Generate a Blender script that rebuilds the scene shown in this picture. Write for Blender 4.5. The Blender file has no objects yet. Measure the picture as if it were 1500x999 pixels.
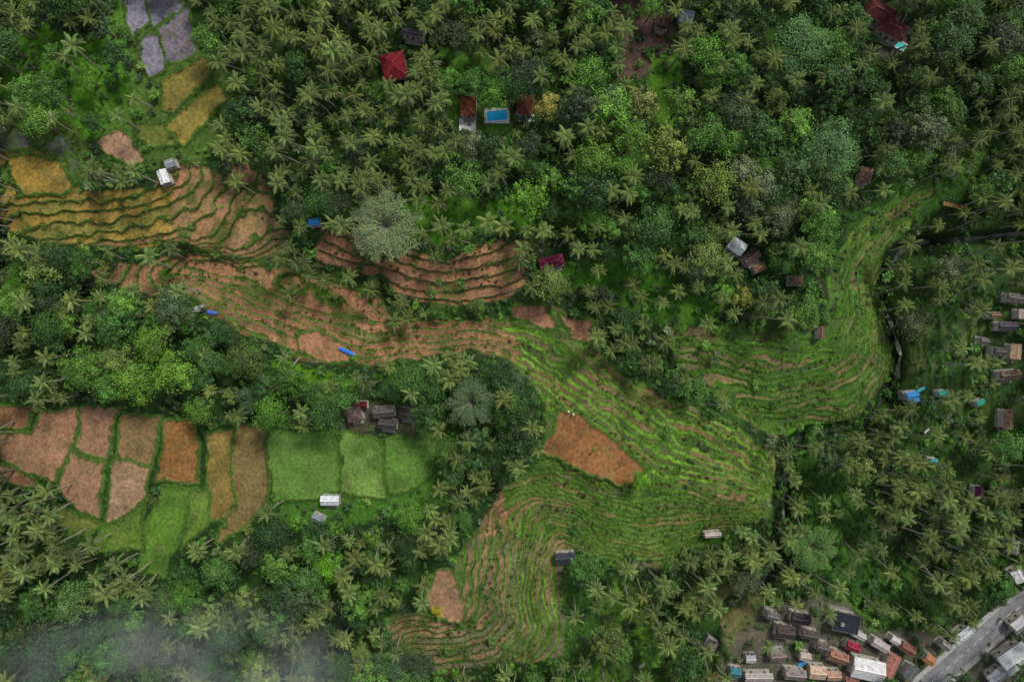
import bpy, math, random, time
import numpy as np
from mathutils import Vector, Matrix
T0=time.time()
random.seed(7); rng=np.random.default_rng(7)
S=0.2; H=230.0
sc=bpy.context.scene
try:
    sc.view_settings.view_transform='Standard'; sc.view_settings.look='None'; sc.view_settings.exposure=0
except Exception: pass

# ---------------------------------------------------------------- helpers
_tabs={}
def vnoise(x,y,scale,seed=0):
    if seed not in _tabs: _tabs[seed]=np.random.default_rng(seed+100).random((256,256))
    T=_tabs[seed]; x=np.asarray(x)/scale+37.3; y=np.asarray(y)/scale+91.7
    xi=np.floor(x).astype(int); yi=np.floor(y).astype(int); fx=x-xi; fy=y-yi
    fx=fx*fx*(3-2*fx); fy=fy*fy*(3-2*fy)
    a=T[xi&255,yi&255]; b=T[(xi+1)&255,yi&255]; c=T[xi&255,(yi+1)&255]; d=T[(xi+1)&255,(yi+1)&255]
    return (a*(1-fx)+b*fx)*(1-fy)+(c*(1-fx)+d*fx)*fy
def fbm(x,y,scale,seed=0,o=3):
    r=0;amp=1;t=0
    for i in range(o):
        r=r+amp*vnoise(x,y,scale/2**i,seed+i); t+=amp; amp*=.5
    return r/t
def sstep(a,b,x):
    t=np.clip((x-a)/(b-a),0,1); return t*t*(3-2*t)
def poly_sd(u,v,poly,pad=10):
    p=np.array(poly,float)
    x0,y0=p.min(0)-pad; x1,y1=p.max(0)+pad
    out=np.full(u.shape,1e3)
    m=(u>x0)&(u<x1)&(v>y0)&(v<y1)
    if not m.any(): return out
    uu=u[m]; vv=v[m]; ins=np.zeros(uu.shape,bool); d=np.full(uu.shape,1e9)
    n=len(p)
    for i in range(n):
        ax,ay=p[i]; bx,by=p[(i+1)%n]
        ex,ey=bx-ax,by-ay
        t=np.clip(((uu-ax)*ex+(vv-ay)*ey)/(ex*ex+ey*ey+1e-9),0,1)
        d=np.minimum(d,(uu-ax-t*ex)**2+(vv-ay-t*ey)**2)
        if ay!=by:
            c=((ay>vv)!=(by>vv))&(uu<(bx-ax)*(vv-ay)/(by-ay)+ax)
            ins^=c
    d=np.sqrt(d); out[m]=np.where(ins,-d,d)
    return out

# ---------------------------------------------------------------- survey data (map units: 0.2 m)
G=[ # contour guide lines (level, points)
 (13,[(470,335),(500,345),(560,360),(620,378),(660,385),(700,366),(760,352)]),
 (11.6,[(468,358),(500,370),(545,377),(590,395),(640,406),(700,394),(765,374)]),
 (10.2,[(470,385),(520,400),(570,407),(600,422),(650,427),(700,415),(765,400)]),
 (8.8,[(575,430),(620,443),(680,443),(740,430),(768,420)]),
 (6,[(560,448),(640,452),(740,455),(800,438),(880,470),(920,520),(1000,570),(1080,615),(1145,650)]),
 (8,[(280,382),(340,388),(400,402),(450,417),(520,442),(570,468),(640,474),(740,470),(790,468),(850,500),(900,548),(960,588),(1020,612),(1080,648),(1138,690)]),
 (9.6,[(240,403),(300,405),(360,422),(420,450),(480,467),(540,482),(620,492),(730,492),(800,512),(850,545),(900,575),(960,618),(1010,645),(1060,670),(1125,712)]),
 (12,[(290,422),(340,445),(400,466),(440,482),(500,502),(560,512),(640,512),(720,508),(780,545),(830,590),(880,620),(930,655),(965,680),(1010,690),(1060,705),(1110,722)]),
 (14,[(290,438),(330,465),(370,492),(410,508),(460,528),(520,535),(600,530),(690,520),(750,550),(800,600),(850,640),(900,680)]),
 (13,[(760,700),(790,670),(820,668),(860,690),(905,712),(945,705),(1000,706),(1060,722),(1115,737)]),
 (10.5,[(738,722),(795,700),(845,715),(890,738),(950,742),(1010,736),(1115,750)]),
 (7,[(735,765),(790,738),(835,745),(875,770),(930,785),(985,778),(1040,765),(1090,763)]),
 (3,[(800,770),(840,782),(880,812),(940,832),(975,830),(1010,805),(1060,785)]),
 (13,[(660,800),(650,840),(640,880),(600,892),(565,905)]),
 (11,[(708,765),(698,800),(690,850),(680,890),(640,905),(600,903),(572,915)]),
 (8.5,[(740,770),(725,810),(715,870),(718,900),(690,922),(640,928),(600,930)]),
 (6,[(775,775),(755,820),(745,880),(758,905),(720,942),(660,955),(610,952)]),
 (3.5,[(800,775),(785,830),(780,890),(798,920),(770,955),(700,973),(640,975)]),
 (1,[(822,800),(822,850),(826,900),(835,945),(810,972),(740,985)]),
 (11,[(990,482),(1040,484),(1100,494),(1160,500),(1205,485),(1225,440),(1226,390),(1260,330),(1340,270)]),
 (8.5,[(1000,515),(1060,528),(1120,542),(1180,538),(1235,515),(1255,470),(1250,400),(1290,340),(1350,290)]),
 (6,[(1040,555),(1100,572),(1160,566),(1220,556),(1262,525),(1276,470),(1268,400)]),
 (3.5,[(1080,598),(1130,600),(1180,586),(1240,585),(1285,540),(1293,480),(1280,420)]),
 (1.5,[(1110,628),(1140,625),(1180,605),(1240,612),(1285,585),(1305,540),(1300,500)]),
 (-1,[(1360,355),(1318,370),(1300,400),(1292,440),(1306,480),(1318,520),(1310,560),(1285,595),(1262,622),(1220,630),(1180,632),(1152,655),(1148,700),(1145,750)]),
 (19,[(0,300),(60,288),(110,283),(190,286),(228,276),(250,238)]),
 (18,[(30,308),(110,303),(190,304),(245,288),(266,262),(276,240)]),
 (17,[(110,322),(170,325),(230,310),(280,285),(295,250)]),
 (16,[(110,342),(180,342),(240,325),(292,300),(318,260)]),
 (15,[(200,352),(270,335),(312,310),(332,265)]),
 (14,[(285,355),(318,332),(343,300),(345,245)]),
 (13,[(310,362),(360,326),(400,318)]),
 (12,[(345,378),(400,345),(425,345)]),
 (5,[(1195,690),(1215,760),(1250,830),(1290,890)]),
 (9,[(1240,700),(1270,760),(1300,800),(1360,850)]),
 (4,[(1330,420),(1330,500),(1340,560),(1330,620)]),
 (9,[(1400,400),(1400,480),(1410,560),(1400,640)]),
 (13,[(1480,400),(1480,480),(1480,560),(1480,640)]),
 (20,[(0,230),(60,200),(150,180),(260,180),(300,60),(150,20),(0,60)]),
 (14,[(0,440),(150,480),(250,520),(400,560),(600,570),(700,570),(760,620)]),
 (13,[(0,600),(200,600),(400,620),(600,640),(0,760),(200,840),(400,740),(560,720),(650,740)]),
 (12,[(0,999),(200,960),(450,960),(0,1300),(600,1200),(-300,700)]),
 (16,[(450,280),(600,250),(750,250),(900,300),(700,100),(500,60),(1000,100),(1150,200)]),
 (15,[(1200,60),(1400,60),(1100,300),(900,-200),(1300,-200),(300,-200)]),
 (10,[(1100,999),(1200,960),(1300,960),(1400,960),(1500,960),(1500,880),(1400,1100),(1200,1100),(1150,900),(1400,910),(1300,1200),(1700,1000)]),
 (10,[(1120,400),(1050,440),(900,400),(960,420)]),
 (12,[(1400,760),(1480,760),(1700,500),(1700,200),(1480,200)]),
 (4,[(860,860),(900,960),(1000,900)]),
]
pts=[];vals=[]
for lv,pl in G:
    for i,p in enumerate(pl):
        pts.append(p); vals.append(lv)
        if i+1<len(pl):
            q=pl[i+1]; d=math.dist(p,q)
            if d<90:
                for k in range(1,int(d//25)+1):
                    t=k/(int(d//25)+1); pts.append((p[0]+(q[0]-p[0])*t,p[1]+(q[1]-p[1])*t)); vals.append(lv)
pts=np.array(pts,float); vals=np.array(vals,float); N=len(pts)
def kern(d2): return -np.sqrt(d2+64)
D2=((pts[:,None]-pts[None])**2).sum(-1)
A=kern(D2)+np.eye(N)*3.0
M=np.block([[A,np.ones((N,1))],[np.ones((1,N)),np.zeros((1,1))]])
w=np.linalg.solve(M,np.append(vals,0))
U0,V0,CS=-1000.0,-1000.0,8.0
gu=np.arange(U0,2500+CS,CS); gv=np.arange(V0,2000+CS,CS)
GU,GV=np.meshgrid(gu,gv)
LG=np.full(GU.shape,w[-1])
for i in range(N): LG+=w[i]*kern((GU-pts[i,0])**2+(GV-pts[i,1])**2)
LG=np.clip(LG,-2,22)
def level(u,v):
    x=np.clip((u-U0)/CS,0,len(gu)-2.001); y=np.clip((v-V0)/CS,0,len(gv)-2.001)
    xi=x.astype(int); yi=y.astype(int); fx=x-xi; fy=y-yi
    return (LG[yi,xi]*(1-fx)+LG[yi,xi+1]*fx)*(1-fy)+(LG[yi+1,xi]*(1-fx)+LG[yi+1,xi+1]*fx)*fy
ZS=0.85; Z0=9.0
def survey(X,Y):
    z=np.zeros_like(X)
    for _ in range(3):
        u=750+X/S*H/(H-z); v=499.5-Y/S*H/(H-z)
        z=(level(u,v)-Z0)*ZS
    return u,v,z

BR=(.30,.155,.08); BR2=(.21,.112,.058); ORG=(.215,.105,.036); OLV=(.17,.14,.033); YEL=(.27,.18,.038)
DGR=(.016,.038,.009); GRY=(.19,.18,.22)
TERR=[
 ('A',[(0,225),(60,225),(110,250),(115,280),(225,275),(240,235),(300,245),(335,255),(345,240),(375,240),(395,290),(405,325),(425,350),(415,375),(375,382),(335,370),(300,365),(270,352),(220,362),(150,362),(115,355),(60,350),(20,338),(0,320)]),
 ('B',[(130,400),(250,375),(300,372),(420,395),(440,400),(490,420),(550,430),(575,465),(640,470),(740,465),(755,445),(800,445),(870,475),(865,510),(900,540),(960,575),(1010,600),(1070,620),(1110,650),(1140,665),(1143,750),(1100,765),(1050,790),(1000,810),(970,835),(930,835),(870,815),(840,800),(825,830),(830,960),(800,965),(740,975),(650,985),(570,930),(565,905),(620,890),(640,850),(660,830),(690,790),(715,750),(740,715),(775,690),(800,640),(800,590),(770,550),(740,520),(690,515),(620,525),(560,535),(500,535),(450,530),(400,500),(350,485),(300,455),(290,435),(200,430),(150,415)]),
 ('B2',[(465,330),(560,355),(650,385),(700,362),(765,352),(772,415),(740,440),(640,447),(580,432),(570,410),(500,395),(462,385)]),
 ('D',[(975,474),(1040,478),(1100,484),(1180,482),(1212,462),(1212,400),(1230,365),(1270,315),(1322,272),(1362,266),(1368,292),(1330,330),(1297,370),(1290,430),(1308,500),(1312,550),(1285,592),(1240,622),(1180,618),(1140,640),(1100,620),(1060,590),(1030,555),(990,530)]),
 ('G',[(1165,660),(1240,680),(1270,740),(1295,800),(1370,850),(1330,900),(1270,920),(1200,840),(1180,760)]),
 ('R',[(1330,400),(1420,380),(1470,420),(1450,640),(1400,700),(1330,660),(1330,560),(1325,480)]),
 ('R2',[(1440,170),(1560,140),(1560,260),(1450,250)]),
 ('K',[(880,850),(930,850),(950,900),(940,1030),(860,1030),(880,940)]),
]
FIELDS=[
 ([(182,-30),(208,-30),(218,28),(196,52),(184,25)],GRY),([(212,-30),(262,-30),(265,10),(222,40)],GRY),
 ([(206,60),(226,50),(243,85),(241,103),(220,113),(208,85)],GRY),([(230,45),(275,8),(292,75),(262,93),(246,93)],(.16,.14,.16)),
 ([(237,115),(300,84),(312,95),(308,118),(268,145),(255,168),(235,160)],OLV),([(250,182),(275,152),(325,122),(333,148),(300,180),(268,215),(255,207)],(.22,.175,.04)),
 ([(197,182),(242,182),(260,213),(230,215),(203,200)],(.12,.14,.03)),([(140,207),(175,188),(192,205),(212,235),(190,242),(155,225)],(.32,.19,.12)),
 ([(12,234),(40,228),(85,240),(107,272),(95,285),(40,282),(18,262)],YEL),
 ([(0,185),(30,190),(55,212),(0,222)],(.075,.08,.07)),([(62,210),(90,200),(112,228),(88,236)],(.08,.09,.07)),([(95,225),(115,235),(112,268),(100,245)],(.10,.12,.08)),
 ([(0,595),(48,600),(40,630),(0,622)],BR2),([(0,632),(48,638),(60,605),(112,598),(108,650),(80,702),(45,690),(0,668)],(.28,.155,.085)),
 ([(120,595),(172,598),(155,672),(112,655)],(.27,.15,.085)),([(180,605),(238,612),(222,680),(170,670)],(.21,.14,.06)),
 ([(245,618),(287,618),(292,706),(232,704)],ORG),([(105,662),(152,680),(143,757),(118,747),(85,715)],(.26,.15,.085)),
 ([(168,675),(220,685),(215,722),(180,760),(152,765)],(.29,.18,.105)),([(303,632),(340,630),(340,757),(310,760)],(.2,.145,.04)),
 ([(347,625),(385,622),(393,680),(388,735),(368,765),(315,795),(345,740),(342,680)],(.165,.12,.045)),
 ([(238,714),(280,716),(262,790),(240,842),(205,832),(215,770)],(.08,.17,.022)),([(285,717),(308,722),(305,770),(268,797)],(.11,.19,.03)),
 ([(395,632),(440,635),(492,627),(498,722),(400,735)],(.095,.19,.035)),([(501,632),(558,645),(565,727),(501,722)],(.135,.23,.05)),
 ([(567,643),(640,640),(632,690),(600,715),(570,722)],(.085,.18,.03)),([(0,678),(40,692),(60,712),(0,706)],(.22,.11,.065)),
 ([(80,735),(110,752),(145,768),(130,785),(95,775)],(.14,.16,.035)),([(150,770),(185,762),(210,735),(208,800),(140,805)],(.10,.17,.025)),
 ([(820,600),(850,607),(900,648),(942,682),(935,700),(905,709),(850,686),(815,665),(788,663),(812,635)],(.23,.108,.04)),
 ([(435,488),(470,485),(508,505),(512,530),(480,532),(440,510)],BR),([(640,838),(660,835),(680,890),(675,908),(645,900),(620,880)],(.25,.145,.08)),
 ([(755,447),(800,450),(815,480),(800,482),(755,462)],(.27,.14,.08)),([(820,462),(865,475),(860,502),(835,495)],(.27,.14,.08)),
]
OPEN=[
 ([(150,-30),(180,-30),(185,60),(210,120),(200,150),(170,140),(150,60)],(.09,.2,.03)),
 ([(0,60),(60,40),(150,60),(200,130),(215,180),(140,205),(60,190),(0,150)],(.07,.19,.013)),
 ([(640,75),(720,70),(730,110),(660,115)],(.07,.17,.02)),
 ([(890,-30),(985,-30),(990,70),(960,90),(940,115),(900,120),(915,60)],(.11,.062,.055)),
 ([(950,85),(1000,70),(1005,110),(985,190),(960,180)],(.07,.17,.015)),
 ([(590,290),(680,285),(770,300),(780,335),(700,350),(640,360),(600,340)],(.07,.19,.012)),
 ([(820,380),(960,385),(1060,450),(1000,480),(940,470),(860,420),(800,440)],(.05,.15,.012)),
 ([(400,520),(470,545),(520,560),(500,575),(430,555),(390,530)],(.10,.26,.012)),
 ([(660,150),(750,150),(750,200),(670,200)],(.07,.15,.02)),
 ([(1130,600),(1230,600),(1290,570),(1300,600),(1260,628),(1180,632),(1130,640)],(.09,.26,.012)),
 ([(1290,360),(1390,250),(1430,180),(1460,200),(1410,290),(1340,340)],(.05,.12,.02)),
 ([(390,720),(500,730),(600,720),(640,690),(660,730),(600,760),(450,770),(390,760)],(.06,.16,.02)),
 ([(1040,860),(1110,850),(1130,930),(1060,950)],(.14,.13,.05)),
 ([(1330,300),(1480,330),(1500,660),(1420,720),(1320,660),(1320,400)],(.04,.085,.02)),
 ([(820,840),(900,840),(960,930),(1000,1030),(840,1030)],(.045,.11,.018)),
 ([(1050,960),(1110,900),(1160,875),(1260,880),(1290,920),(1400,935),(1540,850),(1560,1060),(1040,1060)],(.10,.09,.07)),
 ([(500,590),(610,590),(610,640),(500,635)],(.08,.07,.045)),
 ([(1250,0),(1340,0),(1345,80),(1260,80)],(.08,.07,.05)),
 ([(185,40),(295,60),(345,130),(345,200),(290,240),(215,245),(125,210),(190,150)],(.075,.13,.025)),
 ([(265,340),(440,385),(560,425),(570,470),(440,430),(300,400)],(.06,.11,.02)),
 ([(0,165),(120,190),(135,250),(100,300),(0,240)],(.06,.10,.02)),
]
STREAM=[(1500,342),(1420,350),(1360,352),(1318,368),(1301,400),(1293,440),(1307,480),(1319,520),(1311,560),(1286,595),(1263,622),(1220,631),(1182,634),(1154,656),(1149,700),(1146,760),(1120,850),(1050,900)]
def polyline_d(u,v,pl):
    d=np.full(u.shape,1e9)
    for (ax,ay),(bx,by) in zip(pl[:-1],pl[1:]):
        ex,ey=bx-ax,by-ay
        t=np.clip(((u-ax)*ex+(v-ay)*ey)/(ex*ex+ey*ey),0,1)
        d=np.minimum(d,np.hypot(u-ax-t*ex,v-ay-t*ey))
    return d
def mixc(C,col,m):
    m=m[...,None]; return C*(1-m)+np.array(col)*m
def terrain(X,Y):
    u,v,z=survey(X,Y)
    L=level(u,v)
    wu=u+9*(fbm(u,v,28,1)-.5)*2+2*(vnoise(u,v,6,4)-.5); wv=v+9*(fbm(u,v,28,11)-.5)*2+2*(vnoise(u,v,6,14)-.5)
    n1=fbm(u,v,60,21); n2=fbm(u,v,10,31); n3=vnoise(u,v,2.2,41)
    RM=np.zeros(u.shape)
    C=np.empty(u.shape+(3,)); C[:]=DGR
    C=mixc(C,(.03,.075,.012),sstep(.45,.7,n1)); C=mixc(C,(.04,.032,.02),sstep(.62,.75,n2)*.6)
    z=z+(fbm(u,v,40,51)-.5)*1.2+(n2-.5)*.5
    for poly,col in OPEN:
        sd=poly_sd(wu+8*(n2-.5),wv,poly,14); s=sd<8
        if not s.any(): continue
        m=sstep(5,-5,sd[s])*(.45+.6*n2[s]); C[s]=C[s]*(1-m[:,None])+np.array(col)*m[:,None]
    for name,poly in TERR:
        sdf=poly_sd(wu,wv,poly,12); s=sdf<4
        if not s.any(): continue
        U=u[s];V=v[s];WU=wu[s];WV=wv[s];N1=n1[s];N2=n2[s];N3=n3[s]
        mult=np.ones(len(U))
        if name=='B': mult=1+.45*sstep(720,800,U)*sstep(470,560,V)+.1*sstep(790,830,V)
        if name=='D': mult=mult*1.3
        if name=='A': mult=mult*1.15
        Lw=10+(L[s]-10)*mult+0.75*(fbm(U,V,55,61)-.5)*2+.35*(vnoise(U,V,17,66)-.5)*2*(mult>1.05)+.25*(vnoise(U,V,9,71)-.5)
        k=np.floor(Lw); f=Lw-k
        cell=np.floor((WU*.8+WV*.6)/62+4*fbm(U,V,110,77)).astype(int)
        h=((k.astype(int)*73856093)^(cell*19349663))&0xffff; hr=((h*2654435761)&0xffff)/65535.
        T=np.empty((len(U),3)); T[:]=BR; thr=np.full(len(U),.66); low=np.full(len(U),.10); mossa=np.full(len(U),.6)
        def pick(c,tab):
            for lo,hi,col in tab: T[c&(hr>=lo)&(hr<=hi)]=col
        al=np.ones(len(U),bool)
        if name=='A':
            pick(al,[(0,.5,BR),(.5,.75,(.25,.14,.08)),(.75,1,(.26,.165,.07))]); s_=WU<255
            pick(s_,[(0,.6,(.26,.175,.04)),(.6,.9,(.18,.16,.04)),(.9,1,BR2)]); gcol=(.065,.12,.02); thr[:]=.80; low[:]=.07; mossa[:]=.35
        elif name=='B2':
            pick(al,[(0,.6,BR),(.6,1,(.25,.13,.072))]); gcol=(.05,.10,.02); thr[:]=.84; low[:]=.05; mossa[:]=.12
        elif name=='B':
            pick(al,[(0,.45,BR),(.45,.75,(.24,.13,.07)),(.75,.95,BR2),(.95,1,(.15,.14,.05))]); thr[:]=.80; low[:]=.06; mossa[:]=.4
            gcB=np.empty((len(U),3)); gcB[:]=(.07,.14,.02)
            c=WU>745+60*(N1-.5); gcB[c]=(.10,.205,.024)
            pick(c,[(0,.12,(.17,.12,.05)),(.12,.5,(.085,.135,.03)),(.5,.82,(.062,.11,.024)),(.82,.9,(.17,.125,.055)),(.9,1,(.10,.095,.05))]); thr[c]=.60; low[c]=.1; mossa[c]=.6
            c2=(c&(WV<600))|(c&(WU>1010)&(WV<735))
            pick(c2,[(0,.25,(.19,.13,.06)),(.25,.6,(.13,.12,.048)),(.6,1,(.085,.12,.032))])
            e=(WV>790)&(WU<845)
            pick(e,[(0,.3,(.20,.13,.07)),(.3,.75,(.085,.115,.032)),(.75,1,(.13,.12,.065))]); thr[e]=.66
            gcol=(1,1,1)
        elif name=='D':
            pick(al,[(0,.2,(.13,.115,.05)),(.2,.8,(.055,.115,.022)),(.8,.88,(.17,.125,.06)),(.88,1,(.05,.08,.03))]); gcol=(.085,.19,.02)
        elif name in('R','R2'): T[:]=(.03,.062,.018); gcol=(.05,.115,.02)
        elif name=='G': T[:]=(.03,.08,.016); gcol=(.06,.15,.018)
        else: T[:]=(.05,.10,.02); gcol=(.09,.19,.02)
        ge=(gcB if name=='B' else np.array(gcol))*(.6+.85*N1[:,None])*(.7+.6*vnoise(U,V,14,88))[:,None]
        thr=thr+.18*(fbm(U,V,40,96)-.5)
        riser=np.maximum(sstep(thr-.02,thr+.06,f+.12*(N2-.5)),sstep(low,low*.3,f+.06*(N2-.5)))
        moss=(sstep(.48,.72,fbm(U,V,26,97))*mossa)[:,None]; T=T*(1-moss)+np.array((.10,.125,.036))*moss
        wetp=(sstep(.58,.70,fbm(U,V,20,197))*.55)[:,None]; T=T*(1-wetp)+T*np.array((.5,.58,.7))*wetp
        T=T*(.90+.2*N3[:,None])*(.75+.5*vnoise(U,V,30,98))[:,None]
        T=T*(1-riser[:,None])+ge*riser[:,None]
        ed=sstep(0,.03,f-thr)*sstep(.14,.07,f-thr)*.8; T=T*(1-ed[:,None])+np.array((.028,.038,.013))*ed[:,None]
        wd_=sstep(.60,.72,fbm(U,V,22,93))*.6; T=T*(1-wd_[:,None])+np.array((.04,.09,.012))*wd_[:,None]
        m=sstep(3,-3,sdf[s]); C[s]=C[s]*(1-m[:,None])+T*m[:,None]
        zt=(10+(k+sstep(.74,.96,f)+.42*sstep(.14,.03,f)-10)/mult-Z0)*ZS; tm=sstep(4,-6,sdf[s]); z[s]=z[s]*(1-tm)+zt*tm
        if name in('A','B','B2','D'): RM[s]=np.where((sdf[s]<-2)&((f>.82)|(f<.06)),1 if name in('B','D') else .4,0)
    for i,(poly,col) in enumerate(FIELDS):
        sdf=poly_sd(wu*.65+u*.35,wv*.65+v*.35,poly,14); s=sdf<8
        if not s.any(): continue
        sd=sdf[s];U=u[s];V=v[s];N2=n2[s]
        cx=sum(p[0] for p in poly)/len(poly); cy=sum(p[1] for p in poly)/len(poly)
        zf=(float(level(np.array([cx]),np.array([cy]))[0])-Z0)*ZS
        a=sstep(7,3,sd); zz=z[s]*(1-a)+zf*a; z[s]=zz+.4*sstep(3,1,np.abs(sd-1.5)); RM[s]=np.where((sd>0)&(sd<3.5),.6,np.where(sd<0,0,RM[s]))
        c0=C[s]; m=sstep(5,3,sd)[:,None]; gc=np.array((.06,.12,.02))*(.5+.85*n1[s][:,None])
        c0=c0*(1-m)+gc*m
        m=sstep(.6,-.8,sd+2.5*(N2-.5))[:,None]
        c=np.array(col)*(.88+.16*n3[s]+.6*(fbm(U,V,22,200+i)-.45))[:,None]
        if col[1]<=col[0]:
            pt=.4*sstep(.5,.75,fbm(U,V,15,300+i))[:,None]; c=c*(1-pt)+np.array((.12,.11,.045))*pt
            pt=.55*sstep(.52,.75,fbm(U,V,24,350+i))[:,None]; c=c*(1-pt)+c*np.array((.52,.58,.66))*pt
        else:
            pt=.7*sstep(.42,.75,fbm(U,V,28,300+i))[:,None]; c=c*(1-pt)+np.array((.05,.105,.02))*pt
            pt=.4*sstep(.6,.75,fbm(U,V,16,380+i))[:,None]; c=c*(1-pt)+np.array((.12,.13,.05))*pt
        ang=(i*1.3)%3.14; rows=.5+.5*np.sin((U*math.cos(ang)+V*math.sin(ang))*1.1+3*N2); c=c*(.94+.09*rows[:,None])
        C[s]=c0*(1-m)+c*m
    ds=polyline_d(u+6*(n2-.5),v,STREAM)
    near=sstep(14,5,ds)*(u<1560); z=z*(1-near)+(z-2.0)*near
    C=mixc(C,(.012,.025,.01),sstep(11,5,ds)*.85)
    vill=sstep(6,-6,poly_sd(u,v,[(1050,930),(1560,850),(1560,1080),(1030,1080)],14)); z=z*(1-vill)+(.8)*vill
    return u,v,z,C,RM

st=0.31
core_x=np.arange(-165,165.01,st); core_y=np.arange(-114,114.01,st)
def ext(c,far=1500):
    o=[];d=st;x=c[-1]
    while x<far: d*=1.18; x+=d; o.append(x)
    o=np.array(o); return np.concatenate([-o[::-1],c,o])
gx=ext(core_x); gy=ext(core_y)
GX,GY=np.meshgrid(gx,gy)
u,v,Z,C,RM=terrain(GX,GY)
def ground_z(x,y):
    i=min(max(int(np.searchsorted(gx,x)),0),len(gx)-1); j=min(max(int(np.searchsorted(gy,y)),0),len(gy)-1)
    return float(Z[j,i])
ny,nx=GX.shape
me=bpy.data.meshes.new('terrain')
me.vertices.add(nx*ny)
me.vertices.foreach_set('co',np.stack([GX,GY,Z],-1).astype(np.float32).ravel())
idx=np.arange(nx*ny).reshape(ny,nx)
q=np.stack([idx[:-1,:-1],idx[:-1,1:],idx[1:,1:],idx[1:,:-1]],-1).reshape(-1,4)
me.loops.add(q.size); me.loops.foreach_set('vertex_index',q.ravel().astype(np.int32))
me.polygons.add(len(q)); me.polygons.foreach_set('loop_start',np.arange(0,q.size,4,dtype=np.int32))
me.update(calc_edges=True)
me.polygons.foreach_set('use_smooth',np.ones(len(q),bool))
ca=me.color_attributes.new('Col','FLOAT_COLOR','POINT')
ca.data.foreach_set('color',np.concatenate([np.clip(C,0,1),np.ones(C.shape[:2]+(1,))],-1).astype(np.float32).ravel())
terr=bpy.data.objects.new('rice_terrace_terrain',me); sc.collection.objects.link(terr)

# ---------------------------------------------------------------- materials
def newmat(name):
    m=bpy.data.materials.new(name); m.use_nodes=True; nt=m.node_tree; b=nt.nodes['Principled BSDF']
    b.inputs['Roughness'].default_value=.85
    b.inputs['Specular IOR Level'].default_value=.2
    return m,nt,b
m,nt,b=newmat('ground_soil_and_grass'); me.materials.append(m)
vc=nt.nodes.new('ShaderNodeVertexColor'); vc.layer_name='Col'
tc=nt.nodes.new('ShaderNodeTexCoord')
def noise(nt,tc,scale,det=3):
    n=nt.nodes.new('ShaderNodeTexNoise'); n.inputs['Scale'].default_value=scale; n.inputs['Detail'].default_value=det
    nt.links.new(tc.outputs['Object'],n.inputs['Vector']); return n
n1=noise(nt,tc,1.1,4)
mr=nt.nodes.new('ShaderNodeMapRange'); mr.inputs['From Min'].default_value=.3; mr.inputs['From Max'].default_value=.7; mr.inputs['To Min'].default_value=.66; mr.inputs['To Max'].default_value=1.32
nt.links.new(n1.outputs['Fac'],mr.inputs['Value'])
vm=nt.nodes.new('ShaderNodeVectorMath'); vm.operation='SCALE'; nt.links.new(vc.outputs['Color'],vm.inputs[0]); nt.links.new(mr.outputs[0],vm.inputs['Scale'])
nt.links.new(vm.outputs[0],b.inputs['Base Color'])
bp=nt.nodes.new('ShaderNodeBump'); bp.inputs['Strength'].default_value=.6; bp.inputs['Distance'].default_value=.2
nt.links.new(n1.outputs['Fac'],bp.inputs['Height']); nt.links.new(bp.outputs[0],b.inputs['Normal'])
b.inputs['Roughness'].default_value=.95; b.inputs['Specular IOR Level'].default_value=.1

def leafmat(name):
    m,nt,b=newmat(name)
    at=nt.nodes.new('ShaderNodeAttribute'); at.attribute_type='INSTANCER'; at.attribute_name='tcol'
    av=nt.nodes.new('ShaderNodeAttribute'); av.attribute_name='var'
    s=nt.nodes.new('ShaderNodeVectorMath'); s.operation='SCALE'
    nt.links.new(at.outputs['Color'],s.inputs[0]); nt.links.new(av.outputs['Fac'],s.inputs['Scale'])
    nt.links.new(s.outputs[0],b.inputs['Base Color']); b.inputs['Roughness'].default_value=.5
    b.inputs['Specular IOR Level'].default_value=.3
    return m
LEAF=leafmat('foliage')
def plain(name,col,rough=.8,metal=0,nscale=2.0,amt=.35,bump=0):
    m,nt,b=newmat(name)
    tc=nt.nodes.new('ShaderNodeTexCoord'); n=noise(nt,tc,nscale,4)
    mr=nt.nodes.new('ShaderNodeMapRange'); mr.inputs['From Min'].default_value=.3; mr.inputs['From Max'].default_value=.7
    mr.inputs['To Min'].default_value=1-amt; mr.inputs['To Max'].default_value=1+amt*.7
    nt.links.new(n.outputs['Fac'],mr.inputs['Value'])
    s=nt.nodes.new('ShaderNodeVectorMath'); s.operation='SCALE'; s.inputs[0].default_value=col
    nt.links.new(mr.outputs[0],s.inputs['Scale']); nt.links.new(s.outputs[0],b.inputs['Base Color'])
    b.inputs['Roughness'].default_value=rough; b.inputs['Metallic'].default_value=metal
    if bump:
        w=nt.nodes.new('ShaderNodeTexWave'); w.inputs['Scale'].default_value=bump; w.bands_direction='X'
        nt.links.new(tc.outputs['Object'],w.inputs['Vector'])
        bp=nt.nodes.new('ShaderNodeBump'); bp.inputs['Distance'].default_value=.08; bp.inputs['Strength'].default_value=.8
        nt.links.new(w.outputs['Fac'],bp.inputs['Height']); nt.links.new(bp.outputs[0],b.inputs['Normal'])
    return m
BARK=plain('bark_palm',(.30,.27,.22)); BARK2=plain('bark_tree',(.14,.115,.09)); RACH=plain('palm_midrib',(.20,.23,.07)); NUT=plain('coconut_husk',(.2,.15,.03))

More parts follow.
